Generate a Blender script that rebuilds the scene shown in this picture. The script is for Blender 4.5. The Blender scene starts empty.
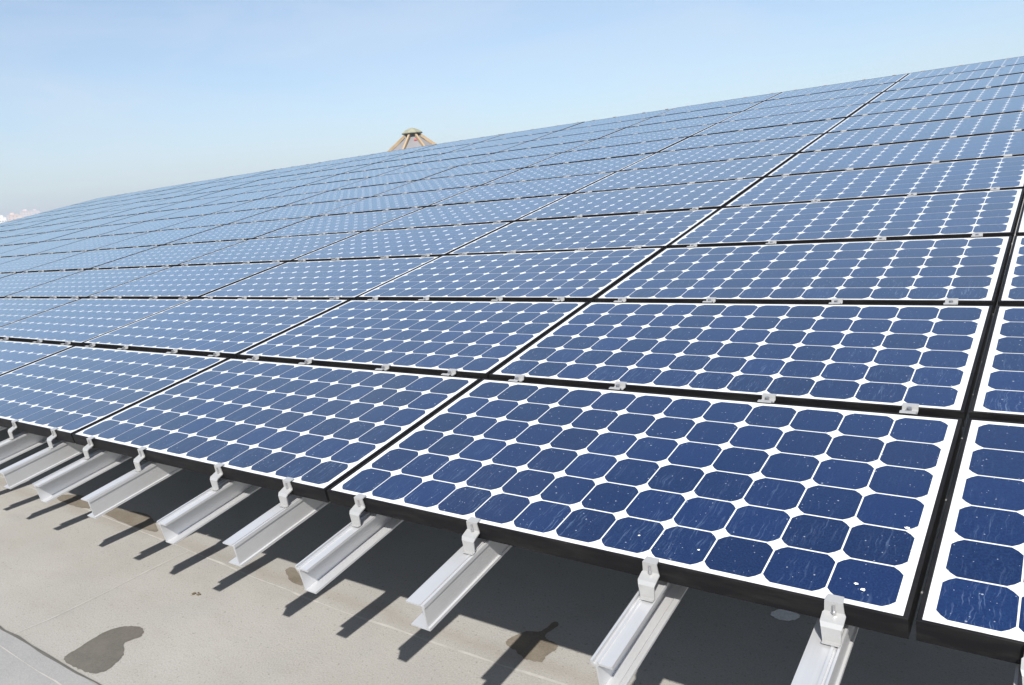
import bpy, bmesh, math, random
from mathutils import Vector, Matrix
random.seed(7)
C = bpy.context.scene.collection
SC = bpy.context.scene
rad = math.radians

# ------------------------------------------------------------------ camera, sky, sun, exposure
cam_d = bpy.data.cameras.new("camera")
cam = bpy.data.objects.new("camera", cam_d)
C.objects.link(cam)
M = Matrix(((0.8116567, -0.0386408, 0.5828553), (0.5765099, 0.2136845, -0.7886541), (-0.0940729, 0.9761382, 0.1957153))).to_4x4()
M.translation = Vector((0.2157, -1.4254, 1.7198))
cam.matrix_world = M
cam_d.sensor_width = 36.0
cam_d.lens = 779.03 / 1024 * 36.0
cam_d.clip_start = 0.05
cam_d.clip_end = 6000
SC.camera = cam

SUN_TRAVEL = Vector((-0.4627, 0.7887, -0.8763)).normalized()
SUN_EL = math.asin(-SUN_TRAVEL.z)
SUN_ROT = math.atan2(-SUN_TRAVEL.x, -SUN_TRAVEL.y)

world = bpy.data.worlds.new("World")
SC.world = world
world.use_nodes = True
wn, wl = world.node_tree.nodes, world.node_tree.links
wn.clear()
w_out = wn.new("ShaderNodeOutputWorld")
w_bg = wn.new("ShaderNodeBackground")
w_sky = wn.new("ShaderNodeTexSky")
w_sky.sky_type = 'NISHITA'
w_sky.sun_disc = False
w_sky.sun_elevation = SUN_EL
w_sky.sun_rotation = SUN_ROT
w_sky.altitude = 50
w_sky.air_density = 1.0
w_sky.dust_density = 1.2
w_sky.ozone_density = 3.0
w_bg.inputs["Strength"].default_value = 0.082
# thin high veil of cirrus over the clear sky
w_tc = wn.new("ShaderNodeTexCoord")
w_mp = wn.new("ShaderNodeMapping")
w_mp.inputs["Rotation"].default_value = (0.0, 0.25, rad(38))
w_mp.inputs["Location"].default_value = (4.2, 1.9, 0.7)
w_mp.inputs["Scale"].default_value = (1.3, 3.2, 7.5)
w_no = wn.new("ShaderNodeTexNoise")
w_no.inputs["Scale"].default_value = 1.25
w_no.inputs["Detail"].default_value = 6.0
w_no.inputs["Roughness"].default_value = 0.58
w_no.inputs["Distortion"].default_value = 0.5
w_mr = wn.new("ShaderNodeMapRange")
w_mr.inputs["From Min"].default_value = 0.40
w_mr.inputs["From Max"].default_value = 0.72
w_mr.inputs["To Min"].default_value = 0.20
w_mr.inputs["To Max"].default_value = 0.56
w_mix = wn.new("ShaderNodeMix")
w_mix.data_type = 'RGBA'
w_mix.inputs[7].default_value = (4.7, 5.25, 5.8, 1.0)
wl.new(w_tc.outputs["Generated"], w_mp.inputs["Vector"])
wl.new(w_mp.outputs[0], w_no.inputs["Vector"])
wl.new(w_no.outputs["Fac"], w_mr.inputs["Value"])
wl.new(w_mr.outputs["Result"], w_mix.inputs[0])
wl.new(w_sky.outputs[0], w_mix.inputs[6])
wl.new(w_mix.outputs[2], w_bg.inputs["Color"])
wl.new(w_bg.outputs[0], w_out.inputs["Surface"])

sun_d = bpy.data.lights.new("sun", 'SUN')
sun_d.energy = 4.2
sun_d.angle = rad(0.5)
sun_d.color = (1.0, 0.955, 0.89)
sun = bpy.data.objects.new("sun", sun_d)
sun.rotation_euler = SUN_TRAVEL.to_track_quat('-Z', 'Y').to_euler()
sun.location = (20, -30, 40)
C.objects.link(sun)

SC.view_settings.view_transform = 'Standard'
SC.view_settings.look = 'None'
SC.view_settings.gamma = 1.0
SC.view_settings.exposure = 0.95
SC.view_settings.use_curve_mapping = False

# ------------------------------------------------------------------ array geometry constants
TILT = rad(10.0)               # slope of the array against the flat roof
H = 0.8844                     # height of the front edge of the glass above the roof
PU, PV = 1.585, 0.850          # pitch of the panels along and up the slope
PW, PD = 1.573, 0.810          # outer size of one panel
IN = 0.0100                    # inner edge of the frame
LIPV = 0.65                    # the lip is narrower front and back
MU, MV = 0.0155, 0.0125        # white borders left/right and front/back
CU = (PW - 2 * IN - 2 * MU) / 12
CV = (PD - 2 * IN * LIPV - 2 * MV) / 6
U0, V0 = IN + MU, IN * LIPV + MV
GV = PV - PD
ROWS = 12
COLS = list(range(-1, 14))     # -1 is the column right of the nearest gap
RAILS = [1, 4, 8, 11]          # cell boundaries that carry a rail
RAIL_END = ROWS * PV + 0.10
ORIGIN = Vector((0, 0, H))

def droop(u): return -0.16 * (min(u, 0.0) / 22.0) ** 2     # the roof and array sag a little towards the far end
def droop_slope(u): return -0.32 * min(u, 0.0) / 484.0
def arr(u, v, z=0.0):
    z += droop(u)
    c, s = math.cos(TILT), math.sin(TILT)
    return Vector((u, v * c - z * s, v * s + z * c + H))

# ------------------------------------------------------------------ helpers
def tag(o, label=None, cat=None, group=None, kind=None):
    if label: o["label"] = label
    if cat: o["category"] = cat
    if group: o["group"] = group
    if kind: o["kind"] = kind
    return o

def empty(name, loc, rot=(0, 0, 0)):
    o = bpy.data.objects.new(name, None)
    o.empty_display_size = 0.1
    o.location = loc
    o.rotation_euler = rot
    C.objects.link(o)
    return o

def mesh_obj(name, me, parent=None, loc=(0, 0, 0)):
    o = bpy.data.objects.new(name, me)
    C.objects.link(o)
    if parent: o.parent = parent
    o.location = loc
    return o

def bm_mesh(name, bm, mats, smooth=False):
    me = bpy.data.meshes.new(name)
    bmesh.ops.recalc_face_normals(bm, faces=bm.faces)
    if smooth:
        for f in bm.faces: f.smooth = True
    bm.to_mesh(me)
    bm.free()
    for m in (mats if isinstance(mats, (list, tuple)) else [mats]):
        me.materials.append(m)
    return me

def box(bm, x0, x1, y0, y1, z0, z1, bevel=0.0):
    r = bmesh.ops.create_cube(bm, size=1.0)
    for v in r["verts"]:
        v.co = Vector(((x0 + x1) / 2 + v.co.x * (x1 - x0), (y0 + y1) / 2 + v.co.y * (y1 - y0), (z0 + z1) / 2 + v.co.z * (z1 - z0)))
    if bevel > 0:
        es = list({e for v in r["verts"] for e in v.link_edges})
        bmesh.ops.bevel(bm, geom=es, offset=bevel, segments=1, affect='EDGES')

def cyl(bm, p, r, h, axis='Z', seg=12, r2=None):
    m = Matrix.Translation(p)
    if axis == 'Y': m = m @ Matrix.Rotation(rad(90), 4, 'X')
    if axis == 'X': m = m @ Matrix.Rotation(rad(90), 4, 'Y')
    bmesh.ops.create_cone(bm, cap_ends=True, segments=seg, radius1=r, radius2=r if r2 is None else r2, depth=h, matrix=m)

def loft(bm, loops, close_ends=True, cyclic=True):
    rows = [[bm.verts.new(p) for p in lp] for lp in loops]
    n = len(rows[0])
    for a, b in zip(rows, rows[1:]):
        for i in range(n if cyclic else n - 1):
            j = (i + 1) % n
            bm.faces.new((a[i], a[j], b[j], b[i]))
    if close_ends and cyclic:
        bm.faces.new(rows[0])
        bm.faces.new(list(reversed(rows[-1])))

# ------------------------------------------------------------------ materials
class NT:
    def __init__(self, name):
        self.m = bpy.data.materials.new(name)
        self.m.use_nodes = True
        self.t = self.m.node_tree
        self.b = self.t.nodes["Principled BSDF"]
    def n(self, kind, **kw):
        nd = self.t.nodes.new(kind)
        for k, v in kw.items():
            if k in nd.inputs: nd.inputs[k].default_value = v
            else: setattr(nd, k, v)
        return nd
    def l(self, a, b): self.t.links.new(a, b)
    def noise(self, vec, scale, detail=4.0, rough=0.55, lo=None, hi=None, dim='3D'):
        nd = self.n("ShaderNodeTexNoise", Scale=scale, Detail=detail, Roughness=rough)
        if vec is not None: self.l(vec, nd.inputs["Vector"])
        if lo is None: return nd.outputs["Fac"]
        mr = self.n("ShaderNodeMapRange")
        mr.inputs["From Min"].default_value = lo
        mr.inputs["From Max"].default_value = hi
        self.l(nd.outputs["Fac"], mr.inputs["Value"])
        return mr.outputs["Result"]
    def mix(self, fac, a, b):
        mx = self.n("ShaderNodeMix", data_type='RGBA')
        for sock, v in ((mx.inputs[0], fac), (mx.inputs[6], a), (mx.inputs[7], b)):
            if isinstance(v, (int, float)): sock.default_value = v
            elif isinstance(v, tuple): sock.default_value = (*v, 1.0) if len(v) == 3 else v
            else: self.l(v, sock)
        return mx.outputs[2]
    def math(self, op, a, b=None, clamp=False):
        nd = self.n("ShaderNodeMath", operation=op)
        nd.use_clamp = clamp
        for i, v in enumerate((a, b)):
            if v is None: continue
            if isinstance(v, (int, float)): nd.inputs[i].default_value = v
            else: self.l(v, nd.inputs[i])
        return nd.outputs[0]
    def scaled(self, vec, s):
        mp = self.n("ShaderNodeMapping")
        mp.inputs["Scale"].default_value = s
        self.l(vec, mp.inputs["Vector"])
        return mp.outputs[0]
    def objvec(self, rand=0.0):
        tc = self.n("ShaderNodeTexCoord")
        v = tc.outputs["Object"]
        if rand:
            oi = self.n("ShaderNodeObjectInfo")
            mul = self.math('MULTIPLY', oi.outputs["Random"], rand)
            cb = self.n("ShaderNodeCombineXYZ")
            self.l(mul, cb.inputs[0]); self.l(mul, cb.inputs[1]); self.l(mul, cb.inputs[2])
            ad = self.n("ShaderNodeVectorMath", operation='ADD')
            self.l(v, ad.inputs[0]); self.l(cb.outputs[0], ad.inputs[1])
            v = ad.outputs[0]
        return v
    def bump(self, h, strength=0.2, dist=0.005):
        b = self.n("ShaderNodeBump")
        b.inputs["Strength"].default_value = strength
        b.inputs["Distance"].default_value = dist
        self.l(h, b.inputs["Height"])
        self.l(b.outputs[0], self.b.inputs["Normal"])
    def set(self, **kw):
        for k, v in kw.items():
            k = k.replace("_", " ")
            s = self.b.inputs[k]
            if isinstance(v, tuple): s.default_value = (*v, 1.0)
            elif isinstance(v, (int, float)): s.default_value = v
            else: self.l(v, s)

def mat_cells():
    m = NT("blue_silicon_cells")
    tc = m.n("ShaderNodeTexCoord")
    lv = tc.outputs["Object"]
    v = m.objvec(37.0)
    rnd = m.n("ShaderNodeObjectInfo").outputs["Random"]
    # each cell and each panel has its own slight tone
    sx = m.n("ShaderNodeSeparateXYZ")
    m.l(lv, sx.inputs[0])
    ix = m.math('FLOOR', m.math('DIVIDE', m.math('SUBTRACT', sx.outputs[0], U0), CU))
    iy = m.math('FLOOR', m.math('DIVIDE', m.math('SUBTRACT', sx.outputs[1], V0), CV))
    cb = m.n("ShaderNodeCombineXYZ")
    m.l(ix, cb.inputs[0]); m.l(iy, cb.inputs[1]); m.l(m.math('MULTIPLY', rnd, 91.0), cb.inputs[2])
    wnz = m.n("ShaderNodeTexWhiteNoise", noise_dimensions='3D')
    m.l(cb.outputs[0], wnz.inputs["Vector"])
    tone = m.math('ADD', m.math('MULTIPLY', wnz.outputs["Value"], 0.6), m.math('MULTIPLY', rnd, 0.4))
    base = m.mix(tone, (0.0007, 0.0066, 0.037), (0.0032, 0.0168, 0.079))
    # silicon texture and dust film
    film = m.noise(v, 230.0, 3.0, 0.75, 0.42, 0.72)
    base = m.mix(m.math('MULTIPLY', film, 0.42), base, (0.014, 0.048, 0.128))
    # rain streaks running down the slope, gathering towards the low edge
    low = m.math('SUBTRACT', 1.0, m.math('DIVIDE', sx.outputs[1], PD), clamp=True)
    low2 = m.math('ADD', 0.22, m.math('MULTIPLY', m.math('POWER', low, 2.5), 1.1))
    wv = m.n("ShaderNodeVectorMath", operation='ADD')
    wob = m.n("ShaderNodeTexNoise", Scale=22.0, Detail=3.0)
    m.l(v, wob.inputs["Vector"])
    sc = m.n("ShaderNodeVectorMath", operation='SCALE')
    sc.inputs["Scale"].default_value = 0.022
    m.l(wob.outputs["Color"], sc.inputs[0])
    m.l(v, wv.inputs[0]); m.l(sc.outputs[0], wv.inputs[1])
    st = m.noise(m.scaled(wv.outputs[0], (230.0, 14.0, 1.0)), 1.0, 4.0, 0.65, 0.55, 0.74)
    patch = m.noise(v, 6.0, 2.0, 0.5, 0.36, 0.60)
    base = m.mix(m.math('MULTIPLY', m.math('MULTIPLY', st, patch), m.math('MULTIPLY', low2, 0.42), clamp=True), base, (0.17, 0.24, 0.36))
    # pale specks of dried dirt
    for scale, k in ((105.0, 0.17), (58.0, 0.14), (31.0, 0.07)):
        vo = m.n("ShaderNodeTexVoronoi", Scale=scale)
        m.l(v, vo.inputs["Vector"])
        sep = m.n("ShaderNodeSeparateColor")
        m.l(vo.outputs["Color"], sep.inputs[0])
        spot = m.math('LESS_THAN', vo.outputs["Distance"], m.math('MULTIPLY', m.math('POWER', sep.outputs[0], 3.5), k))
        base = m.mix(m.math('MULTIPLY', spot, 0.6), base, (0.36, 0.40, 0.44))
    m.set(Base_Color=base, Roughness=0.12, IOR=1.46, Coat_Weight=0.0, Sheen_Weight=1.0, Sheen_Roughness=0.295, Sheen_Tint=(0.60, 0.82, 1.0))
    return m.m

def mat_backsheet():
    m = NT("white_backsheet")
    v = m.objvec(11.0)
    d = m.noise(v, 18.0, 4.0, 0.6, 0.45, 0.75)
    c = m.mix(m.math('MULTIPLY', d, 0.25), (0.65, 0.66, 0.665), (0.48, 0.48, 0.46))
    sx = m.n("ShaderNodeSeparateXYZ")
    m.l(m.n("ShaderNodeTexCoord").outputs["Object"], sx.inputs[0])
    edge = m.math('SUBTRACT', 1.0, m.math('MULTIPLY', sx.outputs[1], 38.0), clamp=True)
    g = m.noise(m.scaled(v, (30.0, 30.0, 1.0)), 1.0, 4.0, 0.6, 0.40, 0.66)
    c = m.mix(m.math('MULTIPLY', m.math('MULTIPLY', edge, g), 0.6), c, (0.30, 0.27, 0.22))
    m.set(Base_Color=c, Roughness=0.14, IOR=1.5, Coat_Weight=0.5, Coat_Roughness=0.05)
    return m.m

def mat_black_frame():
    m = NT("black_anodised_frame")
    v = m.objvec(5.0)
    d = m.noise(m.scaled(v, (6.0, 6.0, 40.0)), 1.5, 5.0, 0.65, 0.45, 0.78)
    m.set(Base_Color=m.mix(m.math('MULTIPLY', d, 0.22), (0.007, 0.007, 0.008), (0.060, 0.055, 0.050)), Metallic=0.0, Roughness=0.55, Specular_IOR_Level=0.12)
    return m.m

def mat_alu(name, col, rough=0.45, met=0.55):
    m = NT(name)
    v = m.objvec(9.0)
    grain = m.noise(m.scaled(v, (300.0, 2.0, 300.0)), 1.0, 3.0, 0.6, 0.3, 0.7)
    blot = m.noise(v, 7.0, 4.0, 0.6, 0.40, 0.72)
    c = m.mix(m.math('MULTIPLY', grain, 0.14), col, tuple(x * 0.72 for x in col))
    c = m.mix(m.math('MULTIPLY', blot, 0.22), c, tuple(x * k for x, k in zip(col, (0.74, 0.72, 0.68))))
    m.set(Base_Color=c, Metallic=met, Roughness=rough)
    return m.m

def mat_roof():
    m = NT("weathered_roof_coating")
    tc = m.n("ShaderNodeTexCoord")
    v = tc.outputs["Object"]
    big = m.noise(v, 0.9, 5.0, 0.6, 0.34, 0.68)
    c = m.mix(big, (0.233, 0.224, 0.205), (0.287, 0.280, 0.264))
    mid = m.noise(m.scaled(v, (1.0, 2.6, 1.0)), 3.2, 6.0, 0.65, 0.50, 0.74)
    c = m.mix(m.math('MULTIPLY', mid, 0.26), c, (0.185, 0.163, 0.131))
    grey = m.noise(v, 2.1, 4.0, 0.6, 0.52, 0.72)
    c = m.mix(m.math('MULTIPLY', grey, 0.35), c, (0.192, 0.200, 0.205))
    fine = m.noise(v, 150.0, 4.0, 0.75, 0.36, 0.66)
    c = m.mix(m.math('MULTIPLY', fine, 0.36), c, (0.40, 0.39, 0.37))
    dark = m.noise(v, 115.0, 3.0, 0.7, 0.50, 0.70)
    c = m.mix(m.math('MULTIPLY', dark, 0.36), c, (0.165, 0.158, 0.148))
    grit = m.noise(v, 70.0, 2.0, 0.5, 0.64, 0.70)
    c = m.mix(m.math('MULTIPLY', grit, 0.45), c, (0.108, 0.104, 0.094))
    # wind-blown dirt along the front joint, running the length of the array
    sx = m.n("ShaderNodeSeparateXYZ")
    m.l(v, sx.inputs[0])
    wob = m.noise(m.scaled(v, (1.6, 0.3, 1.0)), 2.0, 4.0, 0.6)
    yy = m.math('ADD', sx.outputs[1], m.math('MULTIPLY', wob, 0.16))
    band = m.math('SUBTRACT', 1.0, m.math('MULTIPLY', m.math('ABSOLUTE', m.math('SUBTRACT', yy, 0.715)), 15.0), clamp=True)
    c = m.mix(m.math('MULTIPLY', band, 0.26), c, (0.150, 0.120, 0.083))
    m.set(Base_Color=c, Roughness=0.9)
    m.bump(m.noise(v, 120.0, 5.0, 0.75), 0.6, 0.004)
    return m.m

def mat_plain(name, col, rough=0.7, var=0.25, scale=6.0, met=0.0):
    m = NT(name)
    v = m.objvec(3.0)
    d = m.noise(v, scale, 5.0, 0.6, 0.35, 0.72)
    m.set(Base_Color=m.mix(m.math('MULTIPLY', d, var), col, tuple(x * 0.5 for x in col)), Roughness=rough, Metallic=met)
    return m.m

M_CELL, M_BACK, M_FRAME = mat_cells(), mat_backsheet(), mat_black_frame()
M_UNDER = mat_plain("grey_underside", (0.30, 0.30, 0.30), 0.8, 0.2)  # unseen underside, greyed instead of white to cut bounce light onto the roof
M_RAIL = mat_alu("mill_aluminium_rail", (0.58, 0.585, 0.595), 0.40, 0.55)
M_CLIP = mat_alu("bright_aluminium_clip", (0.41, 0.41, 0.405), 0.40, 0.4)
M_BOLT = mat_alu("steel_bolt", (0.42, 0.42, 0.43), 0.35, 0.8)
M_STEEL = mat_plain("galvanised_steel", (0.40, 0.41, 0.42), 0.5, 0.3, 5.0, 0.6)
M_ROOF = mat_roof()

# ------------------------------------------------------------------ the roof and the city ground
bm = bmesh.new()
box(bm, -45, 30, -14, 32, -0.6, 0.0)
roof = mesh_obj("roof_deck", bm_mesh("roof_deck", bm, M_ROOF))
tag(roof, kind="structure")

bm = bmesh.new()
box(bm, -44.6, 29.6, -13.6, 31.6, -18.0, -0.62)
b = mesh_obj("roof_building", bm_mesh("roof_building", bm, mat_plain("painted_concrete", (0.42, 0.40, 0.37), 0.85, 0.3, 0.8)))
tag(b, kind="structure")

bm = bmesh.new()
bmesh.ops.create_circle(bm, cap_ends=True, segments=96, radius=4500)
g = mesh_obj("ground", bm_mesh("ground", bm, mat_plain("city_ground", (0.16, 0.15, 0.13), 0.95, 0.5, 0.02)), loc=(0, 0, -18.0))
tag(g, kind="structure")

# joints of the roof coating: thin raised laps
def rp(p): return (0.2157 + (p[0] - 0.2157) * 1.00703, -1.4254 + (p[1] + 1.4254) * 1.00703)
def seam(pts, w, z, label, mat, wob=0.004):
    pts = [rp(p) for p in pts]
    bm = bmesh.new()
    L, R_ = [], []
    dense = []
    for a, c in zip(pts, pts[1:]):
        n = max(2, int((Vector(c) - Vector(a)).length / 0.12))
        dense += [Vector(a).lerp(Vector(c), i / n) for i in range(n)]
    dense.append(Vector(pts[-1]))
    for i, p in enumerate(dense):
        d = (dense[min(i + 1, len(dense) - 1)] - dense[max(i - 1, 0)]).normalized()
        nrm = Vector((-d.y, d.x))
        q = p + nrm * random.uniform(-wob, wob)
        ww = w * random.uniform(0.35, 1.15)
        L.append((*(q + nrm * ww / 2), z)); R_.append((*(q - nrm * ww / 2), z))
    vs = [(bm.verts.new(a), bm.verts.new(c)) for a, c in zip(L, R_)]
    for (a, c), (d, e) in zip(vs, vs[1:]): bm.faces.new((a, c, e, d))
    o = mesh_obj("roof_joint", bm_mesh("roof_joint", bm, mat))
    tag(o, label, "joint", None)
    return o
M_SEAM = mat_plain("pale_joint_filler", (0.370, 0.358, 0.336), 0.8, 0.5, 14.0)
M_SEAMD = mat_plain("dirty_joint", (0.095, 0.092, 0.084), 0.9, 0.4, 14.0)
seam([(-12, .66), (-7, .69), (-5.6, .68), (-3.74, .603), (-2.94, .562), (-2.27, .537), (-1.85, .545), (-1.43, .549), (-1.2, .556), (0.6, .56), (4, .56)], 0.012, 0.0014,
     "long pale roof joint running parallel to the rail ends, just in front of them", M_SEAM)
seam([(-3.493, -.265), (-3.471, -.12), (-3.479, .155), (-3.496, .455), (-3.50, .585)], 0.012, 0.0014,
     "pale roof joint crossing the sunlit roof at right angles to the array", M_SEAM)
seam([(-9, -.35), (-3.43, -.345), (-3.05, -.348), (0, -.35)], 0.008, 0.0054,
     "short pale scratch line on the grey strip at the lower left corner", M_SEAM)
seam([(-9, -.274), (-3.45, -.274), (-2.77, -.274), (0, -.274)], 0.012, 0.0054,
     "dark grimy joint along the grey strip at the lower left corner", M_SEAMD)
# the greyer strip of roofing beside it
bm = bmesh.new()
box(bm, -40, 12, -6.0, -0.268, -0.05, 0.004)
m_ = NT("grey_roof_strip")
v_ = m_.n("ShaderNodeTexCoord").outputs["Object"]
c_ = m_.mix(m_.noise(v_, 1.6, 5.0, 0.6, 0.35, 0.7), (0.204, 0.208, 0.213), (0.266, 0.262, 0.255))
c_ = m_.mix(m_.math('MULTIPLY', m_.noise(v_, 130.0, 3.0, 0.7, 0.35, 0.7), 0.3), c_, (0.371, 0.363, 0.348))
m_.set(Base_Color=c_, Roughness=0.9)
m_.bump(m_.noise(v_, 120.0, 5.0, 0.75), 0.6, 0.004)
o = mesh_obj("roof_strip", bm_mesh("roof_strip", bm, m_.m))
tag(o, kind="structure")

# stains: damp and dirt patches with their own outline
def stain(pts, z, mat, label, name="roof_stain", rough=0.006):
    pts = [rp(p) for p in pts]
    c = sum((Vector(p) for p in pts), Vector((0, 0))) / len(pts)
    n = len(pts)
    out = []
    for i in range(n):                                   # Catmull-Rom through the outline
        p0, p1, p2, p3 = (Vector(pts[(i + k) % n]) for k in (-1, 0, 1, 2))
        for s in range(5):
            t = s / 5
            q = 0.5 * ((2 * p1) + (p2 - p0) * t + (2 * p0 - 5 * p1 + 4 * p2 - p3) * t * t + (3 * p1 - p0 - 3 * p2 + p3) * t ** 3)
            out.append(q + Vector((random.uniform(-1, 1), random.uniform(-1, 1))) * rough * 0.5)
    bm = bmesh.new()
    vs = [bm.verts.new((q.x, q.y, z)) for q in out]
    es = [bm.edges.new((vs[i], vs[(i + 1) % len(vs)])) for i in range(len(vs))]
    bmesh.ops.triangle_fill(bm, edges=es, use_beauty=True, use_dissolve=False)
    o = mesh_obj(name, bm_mesh(name, bm, mat))
    for p in o.data.polygons:
        if p.normal.z < 0: p.flip()
    return tag(o, label, "stain")

def mat_stain(name, a, b, edge=None):
    m = NT(name)
    v = m.n("ShaderNodeTexCoord").outputs["Object"]
    c = m.mix(m.noise(v, 9.0, 5.0, 0.65, 0.35, 0.68), a, b)
    c = m.mix(m.math('MULTIPLY', m.noise(v, 120.0, 3.0, 0.7, 0.38, 0.7), 0.3), c, tuple(x * 1.6 for x in b))
    m.set(Base_Color=c, Roughness=0.8)
    return m.m
M_DAMP = mat_stain("damp_roof", (0.076, 0.070, 0.062), (0.104, 0.096, 0.084))
M_BROWN = mat_stain("brown_dirt", (0.104, 0.087, 0.066), (0.150, 0.130, 0.102))
M_PALE = mat_stain("pale_spill", (0.45, 0.46, 0.46), (0.75, 0.76, 0.76))
stain([(-3.05, -.255), (-3.082, -.233), (-3.093, -.167), (-3.111, -.081), (-3.096, -.016), (-3.048, .025), (-2.992, .039), (-2.947, .023), (-2.924, -.007), (-2.94, -.049), (-2.931, -.071), (-2.859, -.112), (-2.827, -.158), (-2.813, -.206), (-2.835, -.241), (-2.891, -.254), (-2.967, -.258)],
      0.0018, M_DAMP, "large dark damp stain on the open roof at the lower left")
stain([(-5.129, .66), (-5.142, .702), (-5.07, .735), (-4.964, .752), (-4.747, .70), (-4.709, .651), (-4.855, .635), (-5.039, .639)], 0.0018, M_BROWN,
      "small brown dirt stain on the roof between two rail ends, farther left of two")
stain([(-4.568, .665), (-4.547, .735), (-4.425, .741), (-4.257, .769), (-4.138, .748), (-4.032, .71), (-3.915, .654), (-3.997, .634), (-4.17, .629), (-4.337, .637)], 0.0018, M_BROWN,
      "long brown dirt stain on the roof along the edge of the array's shadow")
stain([(-1.501, .67), (-1.503, .713), (-1.473, .772), (-1.421, .799), (-1.414, .874), (-1.384, .869), (-1.391, .788), (-1.37, .764), (-1.315, .747), (-1.306, .721), (-1.314, .67), (-1.308, .633), (-1.341, .622), (-1.386, .622), (-1.432, .645), (-1.47, .655)],
      0.0018, M_BROWN, "brown dirt stain with a dark tail reaching under the nearest panel")
stain([(-2.819, .674), (-2.82, .71), (-2.757, .694), (-2.625, .62), (-2.682, .608), (-2.751, .635)], 0.0018, M_BROWN,
      "rusty brown stain beside the end of an open sided rail")
stain([(-.689, 1.314), (-.657, 1.35), (-.594, 1.342), (-.588, 1.306), (-.626, 1.278), (-.664, 1.278)], 0.0018, M_PALE,
      "chalky white splash on the shaded roof under the nearest panel")

# ------------------------------------------------------------------ solar panels
def frame_mesh():
    bm = bmesh.new()
    def rect(i, z): return [(i, i * LIPV, z), (PW - i, i * LIPV, z), (PW - i, PD - i * LIPV, z), (i, PD - i * LIPV, z)]
    loops = [rect(0.0, -0.046), rect(0.0, -0.0015), rect(0.0015, 0.0), rect(0.0085, 0.0), rect(0.0100, -0.0040), rect(0.0100, -0.046)]
    loops.append(loops[0])
    rows = [[bm.verts.new(p) for p in lp] for lp in loops[:-1]]
    rows.append(rows[0])
    for a, c in zip(rows, rows[1:]):
        for i in range(4):
            bm.faces.new((a[i], a[(i + 1) % 4], c[(i + 1) % 4], c[i]))
    return bm_mesh("frame", bm, M_FRAME)
def sheet_mesh():
    bm = bmesh.new()
    box(bm, IN - 0.0005, PW - IN + 0.0005, IN * LIPV - 0.0005, PD - IN * LIPV + 0.0005, -0.0065, -0.0022)
    me = bm_mesh("backsheet", bm, [M_BACK, M_UNDER])
    for p in me.polygons:
        if p.normal.z < 0: p.material_index = 1
    return me
def cells_mesh():
    bm = bmesh.new()
    g, gy, ch = 0.0018, 0.0021, 0.0205
    for i in range(12):
        for j in range(6):
            x0, x1 = U0 + i * CU + g, U0 + (i + 1) * CU - g
            y0, y1 = V0 + j * CV + gy, V0 + (j + 1) * CV - gy
            k = ch * 0.44                                # slightly rounded cut corners
            pts = []
            for cx, cy, sx, sy, flip in ((x0, y0, 1, 1, 0), (x1, y0, -1, 1, 1), (x1, y1, -1, -1, 0), (x0, y1, 1, -1, 1)):
                a = (cx, cy + sy * ch); mid = (cx + sx * k, cy + sy * k); e = (cx + sx * ch, cy)
                pts += [e, mid, a] if flip else [a, mid, e]
            bm.faces.new([bm.verts.new((x, y, -0.0016)) for x, y in pts])
    me = bm_mesh("solar_cells", bm, M_CELL)
    for p in me.polygons:
        if p.normal.z < 0: p.flip()
    return me
ME_FRAME, ME_SHEET, ME_CELLS = frame_mesh(), sheet_mesh(), cells_mesh()

ORD = ["first", "second", "third", "fourth", "fifth", "sixth", "seventh", "eighth", "ninth", "tenth", "eleventh", "twelfth", "thirteenth", "fourteenth"]
def col_word(k):
    return "rightmost column" if k == 0 else ("leftmost column" if k == len(COLS) - 1 else ORD[k] + " column from the right")
def row_word(r):
    return "front row" if r == 0 else ("top row" if r == ROWS - 1 else ORD[r] + " row up the slope")
def panel_label(k, r):
    if (k, r) == (1, 0): return "nearest whole solar panel, deep blue cells spattered with white droppings, at the front"
    if (k, r) == (0, 0): return "deep blue solar panel at the lower right corner, cut by the picture's edge"
    tone = "deep blue" if (k <= 2 and r <= 2) else ("mid blue" if k <= 5 and r <= 5 else "pale blue")
    return f"{tone} solar panel in the {row_word(r)}, {col_word(k)}"
protoP = None
def copy_thing(root, loc, rot):
    r = root.copy()
    C.objects.link(r)
    r.location, r.rotation_euler = loc, rot
    for ch in root.children:
        c = ch.copy(); C.objects.link(c); c.parent = r
        for gch in ch.children:
            d = gch.copy(); C.objects.link(d); d.parent = c
    return r
for k, j in enumerate(COLS):
    for r in range(ROWS):
        near = j <= 0 and r == 0
        jz = 0.0 if near else random.uniform(-0.002, 0.002)
        loc = arr(-(j + 1) * PU + (PU - PW) / 2 + random.uniform(-0.0012, 0.0012), r * PV + random.uniform(-0.001, 0.001), jz)
        rot = (TILT + random.uniform(-0.0014, 0.0014), random.uniform(-0.0012, 0.0012) - droop_slope(-(j + 0.5) * PU), 0.0)
        if protoP is None:
            protoP = empty("solar_panel", loc, rot)
            mesh_obj("frame", ME_FRAME, protoP)
            mesh_obj("backsheet", ME_SHEET, protoP)
            mesh_obj("solar_cells", ME_CELLS, protoP)
            p = protoP
        else:
            p = copy_thing(protoP, loc, rot)
        tag(p, panel_label(k, r), "solar panel", "solar panels of the sloping array")

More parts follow.
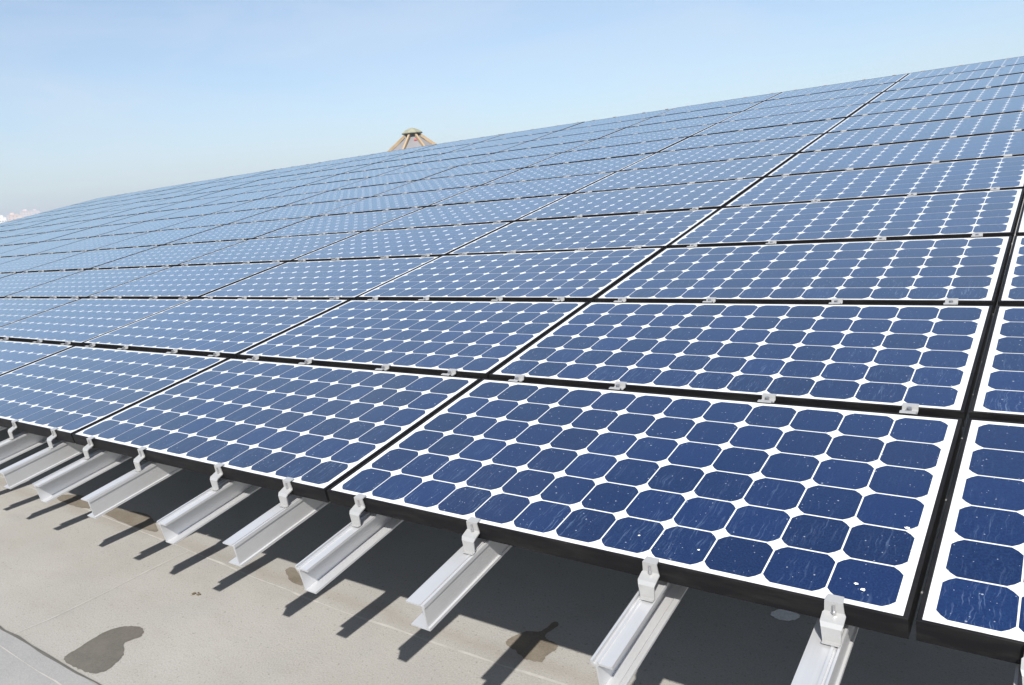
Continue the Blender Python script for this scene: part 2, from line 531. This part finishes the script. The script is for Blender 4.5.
# ------------------------------------------------------------------ mounting rails with their clips
def rail_mesh(flip):
    s = -1 if flip else 1
    if not flip:                                          # open side towards +u
        prof = [(-0.024, -0.147), (0.023, -0.147), (0.023, -0.1415), (0.010, -0.1415), (0.007, -0.1438), (-0.0165, -0.1438), (-0.0165, -0.083), (-0.012, -0.0775),
                (0.0185, -0.0775), (0.0185, -0.0700), (0.0150, -0.0700), (0.0150, -0.0725), (-0.0120, -0.0725), (-0.0120, -0.0685), (-0.0165, -0.0685), (-0.0165, -0.0770), (-0.0255, -0.0770),
                (-0.0255, -0.0685), (-0.0310, -0.0685), (-0.0310, -0.0790), (-0.0205, -0.083), (-0.0205, -0.140), (-0.024, -0.142)]
    else:                                                 # closed, grooved face towards +u, foot behind it
        prof = [(-0.047, -0.147), (0.015, -0.147), (0.015, -0.1395), (0.0105, -0.1380), (0.0105, -0.1365), (0.0150, -0.0800), (0.0180, -0.0790), (0.0180, -0.0690), (0.0130, -0.0690), (0.0130, -0.0740), (0.0065, -0.0740), (0.0065, -0.0690),
                (0.0005, -0.0690), (0.0005, -0.0725), (-0.0415, -0.0725), (-0.0415, -0.0765), (0.0080, -0.0765), (0.0065, -0.1435), (-0.047, -0.1435)]
    s = 1
    bm = bmesh.new()
    loft(bm, [[(s * x, y, z) for x, z in prof] for y in (-0.246, RAIL_END)])
    return bm_mesh("rail_channel", bm, M_RAIL)
def strap(bm, path, w, t):
    """a bent flat strip: path in (v, z), width along u"""
    n = len(path)
    up = []
    for i, p in enumerate(path):
        a = Vector(path[max(i - 1, 0)]); c = Vector(path[min(i + 1, n - 1)])
        d = (c - a).normalized()
        up.append(Vector(p) + Vector((-d.y, d.x)) * t)
    ring = list(path) + [tuple(q) for q in reversed(up)]
    ws = w if isinstance(w, list) else [w] * n
    wr = ws + list(reversed(ws))
    l0 = [(-h / 2, p[0], p[1]) for p, h in zip(ring, wr)]
    l1 = [(h / 2, p[0], p[1]) for p, h in zip(ring, wr)]
    rows = [[bm.verts.new(p) for p in lp] for lp in (l0, l1)]
    m = len(ring)
    for i in range(m):
        bm.faces.new((rows[0][i], rows[0][(i + 1) % m], rows[1][(i + 1) % m], rows[1][i]))
    for rw in rows:                                       # side walls as a strip of quads
        for i in range(n - 1):
            bm.faces.new((rw[i], rw[i + 1], rw[m - 2 - i], rw[m - 1 - i]))
def front_clip_mesh():
    bm = bmesh.new()
    strap(bm, [(-0.047, -0.0672), (-0.036, -0.0668), (-0.0335, -0.036), (-0.029, -0.0305), (-0.008, -0.0255), (-0.0045, -0.020), (-0.0045, 0.0012), (0.013, 0.0012)],
          [0.033, 0.034, 0.038, 0.043, 0.043, 0.037, 0.034, 0.030], 0.0032)
    return bm_mesh("front_clip", bm, M_CLIP)
def bolt_mesh():
    bm = bmesh.new()
    cyl(bm, (0, 0, 0.0), 0.0028, 0.020, seg=8)
    cyl(bm, (0, 0, -0.006), 0.0050, 0.005, seg=6)
    return bm_mesh("bolt", bm, M_BOLT)
def mid_clip_mesh():
    bm = bmesh.new()
    hw = GV / 2 + 0.008
    strap(bm, [(-hw, 0.0012), (-GV / 2 + 0.002, 0.0012), (-GV / 2 + 0.006, -0.010), (GV / 2 - 0.006, -0.010), (GV / 2 - 0.002, 0.0012), (hw, 0.0012)], 0.040, 0.003)
    box(bm, -0.012, 0.012, -0.010, 0.010, -0.068, -0.010)
    return bm_mesh("mid_clip", bm, M_CLIP)
def mid_bolt_mesh():
    bm = bmesh.new()
    cyl(bm, (0, 0, 0), 0.0070, 0.012, seg=6)
    return bm_mesh("bolt", bm, M_BOLT)
ME_RA, ME_RB, ME_FC, ME_BO, ME_MC, ME_MB = rail_mesh(False), rail_mesh(True), front_clip_mesh(), bolt_mesh(), mid_clip_mesh(), mid_bolt_mesh()
POS = ["leftmost", "second", "third", "rightmost"]
def make_rail(mesh):
    root = empty("mounting_rail", (0, 0, 0), (TILT, 0, 0))
    mesh_obj("rail_channel", mesh, root)
    fc = mesh_obj("front_clip", ME_FC, root)
    mesh_obj("bolt", ME_BO, fc, (0, -0.0095, -0.0125))
    for r in range(1, ROWS + 1):
        mc = mesh_obj("mid_clip", ME_MC, root, (0, r * PV - GV / 2, 0))
        if r <= 4: mesh_obj("bolt", ME_MB, mc, (0, 0, -0.001))
    return root
protoR = {}
for k, j in enumerate(COLS):
    for q, cb in enumerate(RAILS):
        u = -(j + 1) * PU + (PU - PW) / 2 + U0 + cb * CU
        kind = q % 2
        u += {0: (0.031, 0.0, 0.0, 0.0), 1: (-0.010, 0.025, 0.020, 0.025), 2: (0.015, 0.015, -0.005, -0.020)}.get(k, (0, 0, 0, 0))[q]
        loc = arr(u + random.uniform(-0.003, 0.003), random.uniform(-0.004, 0.004), 0)
        if kind not in protoR:
            rt = protoR[kind] = make_rail(ME_RB if kind else ME_RA)
            rt.location = loc
        else:
            rt = copy_thing(protoR[kind], loc, (TILT, 0, 0))
        look = "grooved closed-face" if kind else "open-sided"
        cw = "rightmost panel column" if k == 0 else ("leftmost panel column" if k == len(COLS) - 1 else ORD[k] + " panel column from the right")
        which = ["leftmost of four", "second of four", "third of four", "last of four"][q]
        tag(rt, f"{look} aluminium rail, {which} under the {cw}", "mounting rail", "rails under the solar array")

# hidden steel that carries the rails
for vv, w in ((2.3, "front"), (6.0, "middle"), (9.6, "back")):
    base = arr(0, vv, -0.147)
    fr = empty("support_frame", (0, base.y, 0))
    bm = bmesh.new()
    xs = [-14 * PU - 0.1 + i * (15 * PU + 0.2) / 16 for i in range(17)]
    loft(bm, [[(x, -0.04, base.z + droop(x) - 0.122), (x, 0.04, base.z + droop(x) - 0.122), (x, 0.04, base.z + droop(x) - 0.012), (x, -0.04, base.z + droop(x) - 0.012)] for x in xs])
    mesh_obj("cross_beam", bm_mesh("cross_beam", bm, M_STEEL), fr)
    for i in range(8):
        bm = bmesh.new()
        x = -14 * PU + 0.4 + i * 3.3
        box(bm, x - 0.04, x + 0.04, -0.038, 0.038, 0.012, base.z + droop(x) - 0.124)
        box(bm, x - 0.12, x + 0.12, -0.12, 0.12, 0.0, 0.0119)
        mesh_obj("post", bm_mesh("post", bm, M_STEEL), fr)
    tag(fr, f"steel beam on short posts in the shade under the array, {w} one", "support frame", "steel frames under the array")

# a few dry crumbs lying on the open roof
bm = bmesh.new()
for _ in range(7):
    x, y, r = random.uniform(-0.022, 0.022), random.uniform(-0.014, 0.014), random.uniform(0.003, 0.006)
    bmesh.ops.create_icosphere(bm, subdivisions=1, radius=r, matrix=Matrix.Translation((x, y, r * 0.4)) @ Matrix.Diagonal((1.6, 1.0, 0.6, 1)))
o = mesh_obj("leaf_crumbs", bm_mesh("leaf_crumbs", bm, mat_plain("dry_leaf", (0.10, 0.075, 0.04), 0.9, 0.3, 40.0)), loc=(-3.053, 0.344, 0.002))
tag(o, "tiny dry brown leaf crumbs lying alone on the open sunlit roof", "crumbs")

# bird droppings on the nearest panel
def dropping(u, v, r, label, ring=False):
    bm = bmesh.new()
    n = 14
    c = bm.verts.new((0, 0, 0.0014))
    vs = []
    for i in range(n):
        a = 2 * math.pi * i / n
        q = r * random.uniform(0.6, 1.15)
        vs.append(bm.verts.new((math.cos(a) * q * 1.3, math.sin(a) * q, 0.0002)))
    for i in range(n): bm.faces.new((c, vs[i], vs[(i + 1) % n]))
    o = mesh_obj("bird_dropping", bm_mesh("bird_dropping", bm, M_DROP, True), loc=arr(u, v, -0.0016))
    o.rotation_euler = (TILT, 0, random.uniform(-0.4, 0.4))
    tag(o, label, "bird dropping", "droppings on the nearest panel")
M_DROP = mat_plain("white_dropping", (0.78, 0.77, 0.73), 0.8, 0.3, 60.0)
dropping(-0.094, 0.056, 0.0046, "white bird dropping on the corner cell nearest the front right corner, lower of its two")
dropping(-0.109, 0.070, 0.0038, "white bird dropping on the corner cell nearest the front right corner, upper of its two")
dropping(-0.052, 0.284, 0.0048, "white bird dropping on the white line between two cells at the panel's right edge")
dropping(-0.436, 0.075, 0.0028, "small white dropping on a front cell, just right of the second nearest clip")
dropping(-0.585, 0.083, 0.0028, "small white dropping on a front cell, just left of the second nearest clip")

# ------------------------------------------------------------------ far things
# round building with a ribbed conical roof and a capped lantern, beyond the array
DIRC = Vector((-0.6975, 0.7725)).normalized()
TD = 120.0
tx, ty = DIRC.x * TD + 0.2157, DIRC.y * TD - 1.4254
E_CAP = 0.0776 / 1.0404
zc = 1.7198 + TD * E_CAP + 0.05                           # level of the cap's underside
tw = empty("ribbed_tower", (tx, ty, -18.0), (0, 0, 0.35))
zc += 18.0
M_TILE = mat_plain("mottled_cap_roof", (0.24, 0.24, 0.17), 0.8, 0.6, 1.4)
M_RIB = mat_plain("tan_rib", (0.33, 0.24, 0.14), 0.75, 0.25, 1.0)
M_DARK = mat_plain("dark_timber", (0.035, 0.025, 0.018), 0.8, 0.3, 2.0)
M_PANEL = mat_plain("pale_blue_roof_panel", (0.19, 0.185, 0.19), 0.6, 0.25, 0.7)
M_WALL = mat_plain("cream_wall", (0.60, 0.55, 0.47), 0.85, 0.25, 0.5)
def ring(r, z, n=8): return [(math.cos(2 * math.pi * i / n) * r, math.sin(2 * math.pi * i / n) * r, z) for i in range(n)]
bm = bmesh.new()
loft(bm, [ring(1.62, zc), ring(1.66, zc + 0.10), ring(1.45, zc + 0.22), ring(1.02, zc + 0.52), ring(0.50, zc + 0.74), ring(0.10, zc + 0.84)])
mesh_obj("lantern_cap", bm_mesh("lantern_cap", bm, M_TILE), tw)
bm = bmesh.new()
loft(bm, [ring(0.95, zc - 0.62), ring(1.12, zc - 0.28), ring(1.18, zc - 0.02)])
mesh_obj("lantern_drum", bm_mesh("lantern_drum", bm, M_DARK), tw)
bm = bmesh.new()
loft(bm, [ring(11.0, zc - 8.0), ring(4.8, zc - 3.1), ring(1.0, zc - 0.5)])
mesh_obj("roof", bm_mesh("roof", bm, M_PANEL), tw)
for i in range(8):
    a = 2 * math.pi * i / 8
    bm = bmesh.new()
    pth = [(1.20, zc - 0.16), (2.2, zc - 0.92), (4.9, zc - 2.95), (11.1, zc - 7.9)]
    loops = []
    for r, z in pth:
        w = 0.14
        c = Vector((math.cos(a) * r, math.sin(a) * r, z)); t = Vector((-math.sin(a), math.cos(a), 0))
        loops.append([tuple(c - t * w + Vector((0, 0, -0.30))), tuple(c + t * w + Vector((0, 0, -0.30))), tuple(c + t * w + Vector((0, 0, 0.14))), tuple(c - t * w + Vector((0, 0, 0.14)))])
    loft(bm, loops)
    mesh_obj("rib", bm_mesh("rib", bm, M_RIB), tw)
bm = bmesh.new()
loft(bm, [ring(10.6, 0.0, 16), ring(10.6, zc - 8.0, 16)])
mesh_obj("wall", bm_mesh("wall", bm, M_WALL), tw)
bm = bmesh.new()
box(bm, -0.20, 0.20, -0.04, 0.04, -0.10, 0.10)
sg = mesh_obj("sign", bm_mesh("sign", bm, mat_plain("red_sign", (0.50, 0.05, 0.04), 0.6, 0.1)), tw)
vdir = Vector((-DIRC.x, -DIRC.y, 0))
loc = Vector((0, 0, zc - 1.02)) + Matrix.Rotation(-0.35, 3, 'Z') @ (vdir * 1.9 + Vector((DIRC.y, -DIRC.x, 0)) * 0.35)
sg.location = loc
sg.rotation_euler = (0, 0, math.atan2(DIRC.y, DIRC.x) + rad(90) - 0.35)
tag(tw, "round pavilion with a ribbed conical roof and capped lantern, showing above the array", "pavilion")

def tower_block(az, dist, w, d, top, col, label):
    dist, w, top = dist * 1.7, w * 1.5, (top - 3.4) * 1.7
    dv = Vector((math.sin(az), math.cos(az)))
    x, y = 0.2157 + dv.x * dist, -1.4254 + dv.y * dist
    t = empty("apartment_block", (x, y, -18.0), (0, 0, -az))
    h = top + 18.0
    mt = mat_plain("block_wall", col, 0.85, 0.15, 0.1)
    bm = bmesh.new()
    box(bm, -w / 2, w / 2, -d / 2, d / 2, 0, h)
    mesh_obj("wall", bm_mesh("wall", bm, mt), t)
    bm = bmesh.new()
    box(bm, -w / 2 - 0.3, w / 2 + 0.3, -d / 2 - 0.3, d / 2 + 0.3, h + 0.01, h + 0.9)
    box(bm, -w * 0.22, w * 0.12, -d * 0.2, d * 0.2, h + 0.91, h + 3.4)
    mesh_obj("roof", bm_mesh("roof", bm, mt), t)
    mw = mat_plain("window_glass", (0.26, 0.27, 0.29), 0.4, 0.2)
    n = int(h / 3.2)
    for f in range(n):
        bm = bmesh.new()
        k = max(3, int(w / 3.4))
        for i in range(k):
            cx = -w / 2 + (i + 0.5) * w / k
            box(bm, cx - 0.8, cx + 0.8, -d / 2 - 0.05, -d / 2 + 0.3, f * 3.2 + 1.0, f * 3.2 + 2.5)
        wb = mesh_obj("window_band", bm_mesh("window_band", bm, mw), t)
    tag(t, label, "apartment block", "far apartment blocks in the haze")
def azof(d): return math.atan2(d[0], d[1])
for px, dist, w, up, col, lab in (
        ((-1.1206, 0.4457), 700, 5.5, 17.0, (0.80, 0.76, 0.68), "bright cream block at the left edge of the far skyline"),
        ((-1.1095, 0.4542), 760, 9.0, 19.6, (0.62, 0.47, 0.40), "pinkish tower block, second from the left on the far skyline"),
        ((-1.1050, 0.4577), 780, 7.5, 19.0, (0.66, 0.53, 0.45), "pale salmon block in the middle of the far skyline"),
        ((-1.0960, 0.4645), 900, 10.5, 25.0, (0.60, 0.50, 0.46), "faint hazy rose block right of the salmon one"),
        ((-1.0860, 0.4720), 980, 9.0, 26.5, (0.56, 0.50, 0.48), "faintest grey-pink block, rightmost on the far skyline")):
    tower_block(azof(px), dist, w, 12.0, up, col, lab)

# ------------------------------------------------------------------ air
bm = bmesh.new()
box(bm, -2200, 900, -400, 1500, -19.0, 48.0)
mh = bpy.data.materials.new("haze")
mh.use_nodes = True
mh.node_tree.nodes.clear()
ho = mh.node_tree.nodes.new("ShaderNodeOutputMaterial")
hv = mh.node_tree.nodes.new("ShaderNodeVolumePrincipled")
hv.inputs["Color"].default_value = (0.62, 0.69, 0.80, 1.0)
hv.inputs["Density"].default_value = 0.0006
mh.node_tree.links.new(hv.outputs[0], ho.inputs["Volume"])
hz = mesh_obj("haze", bm_mesh("haze", bm, mh))
tag(hz, kind="stuff")
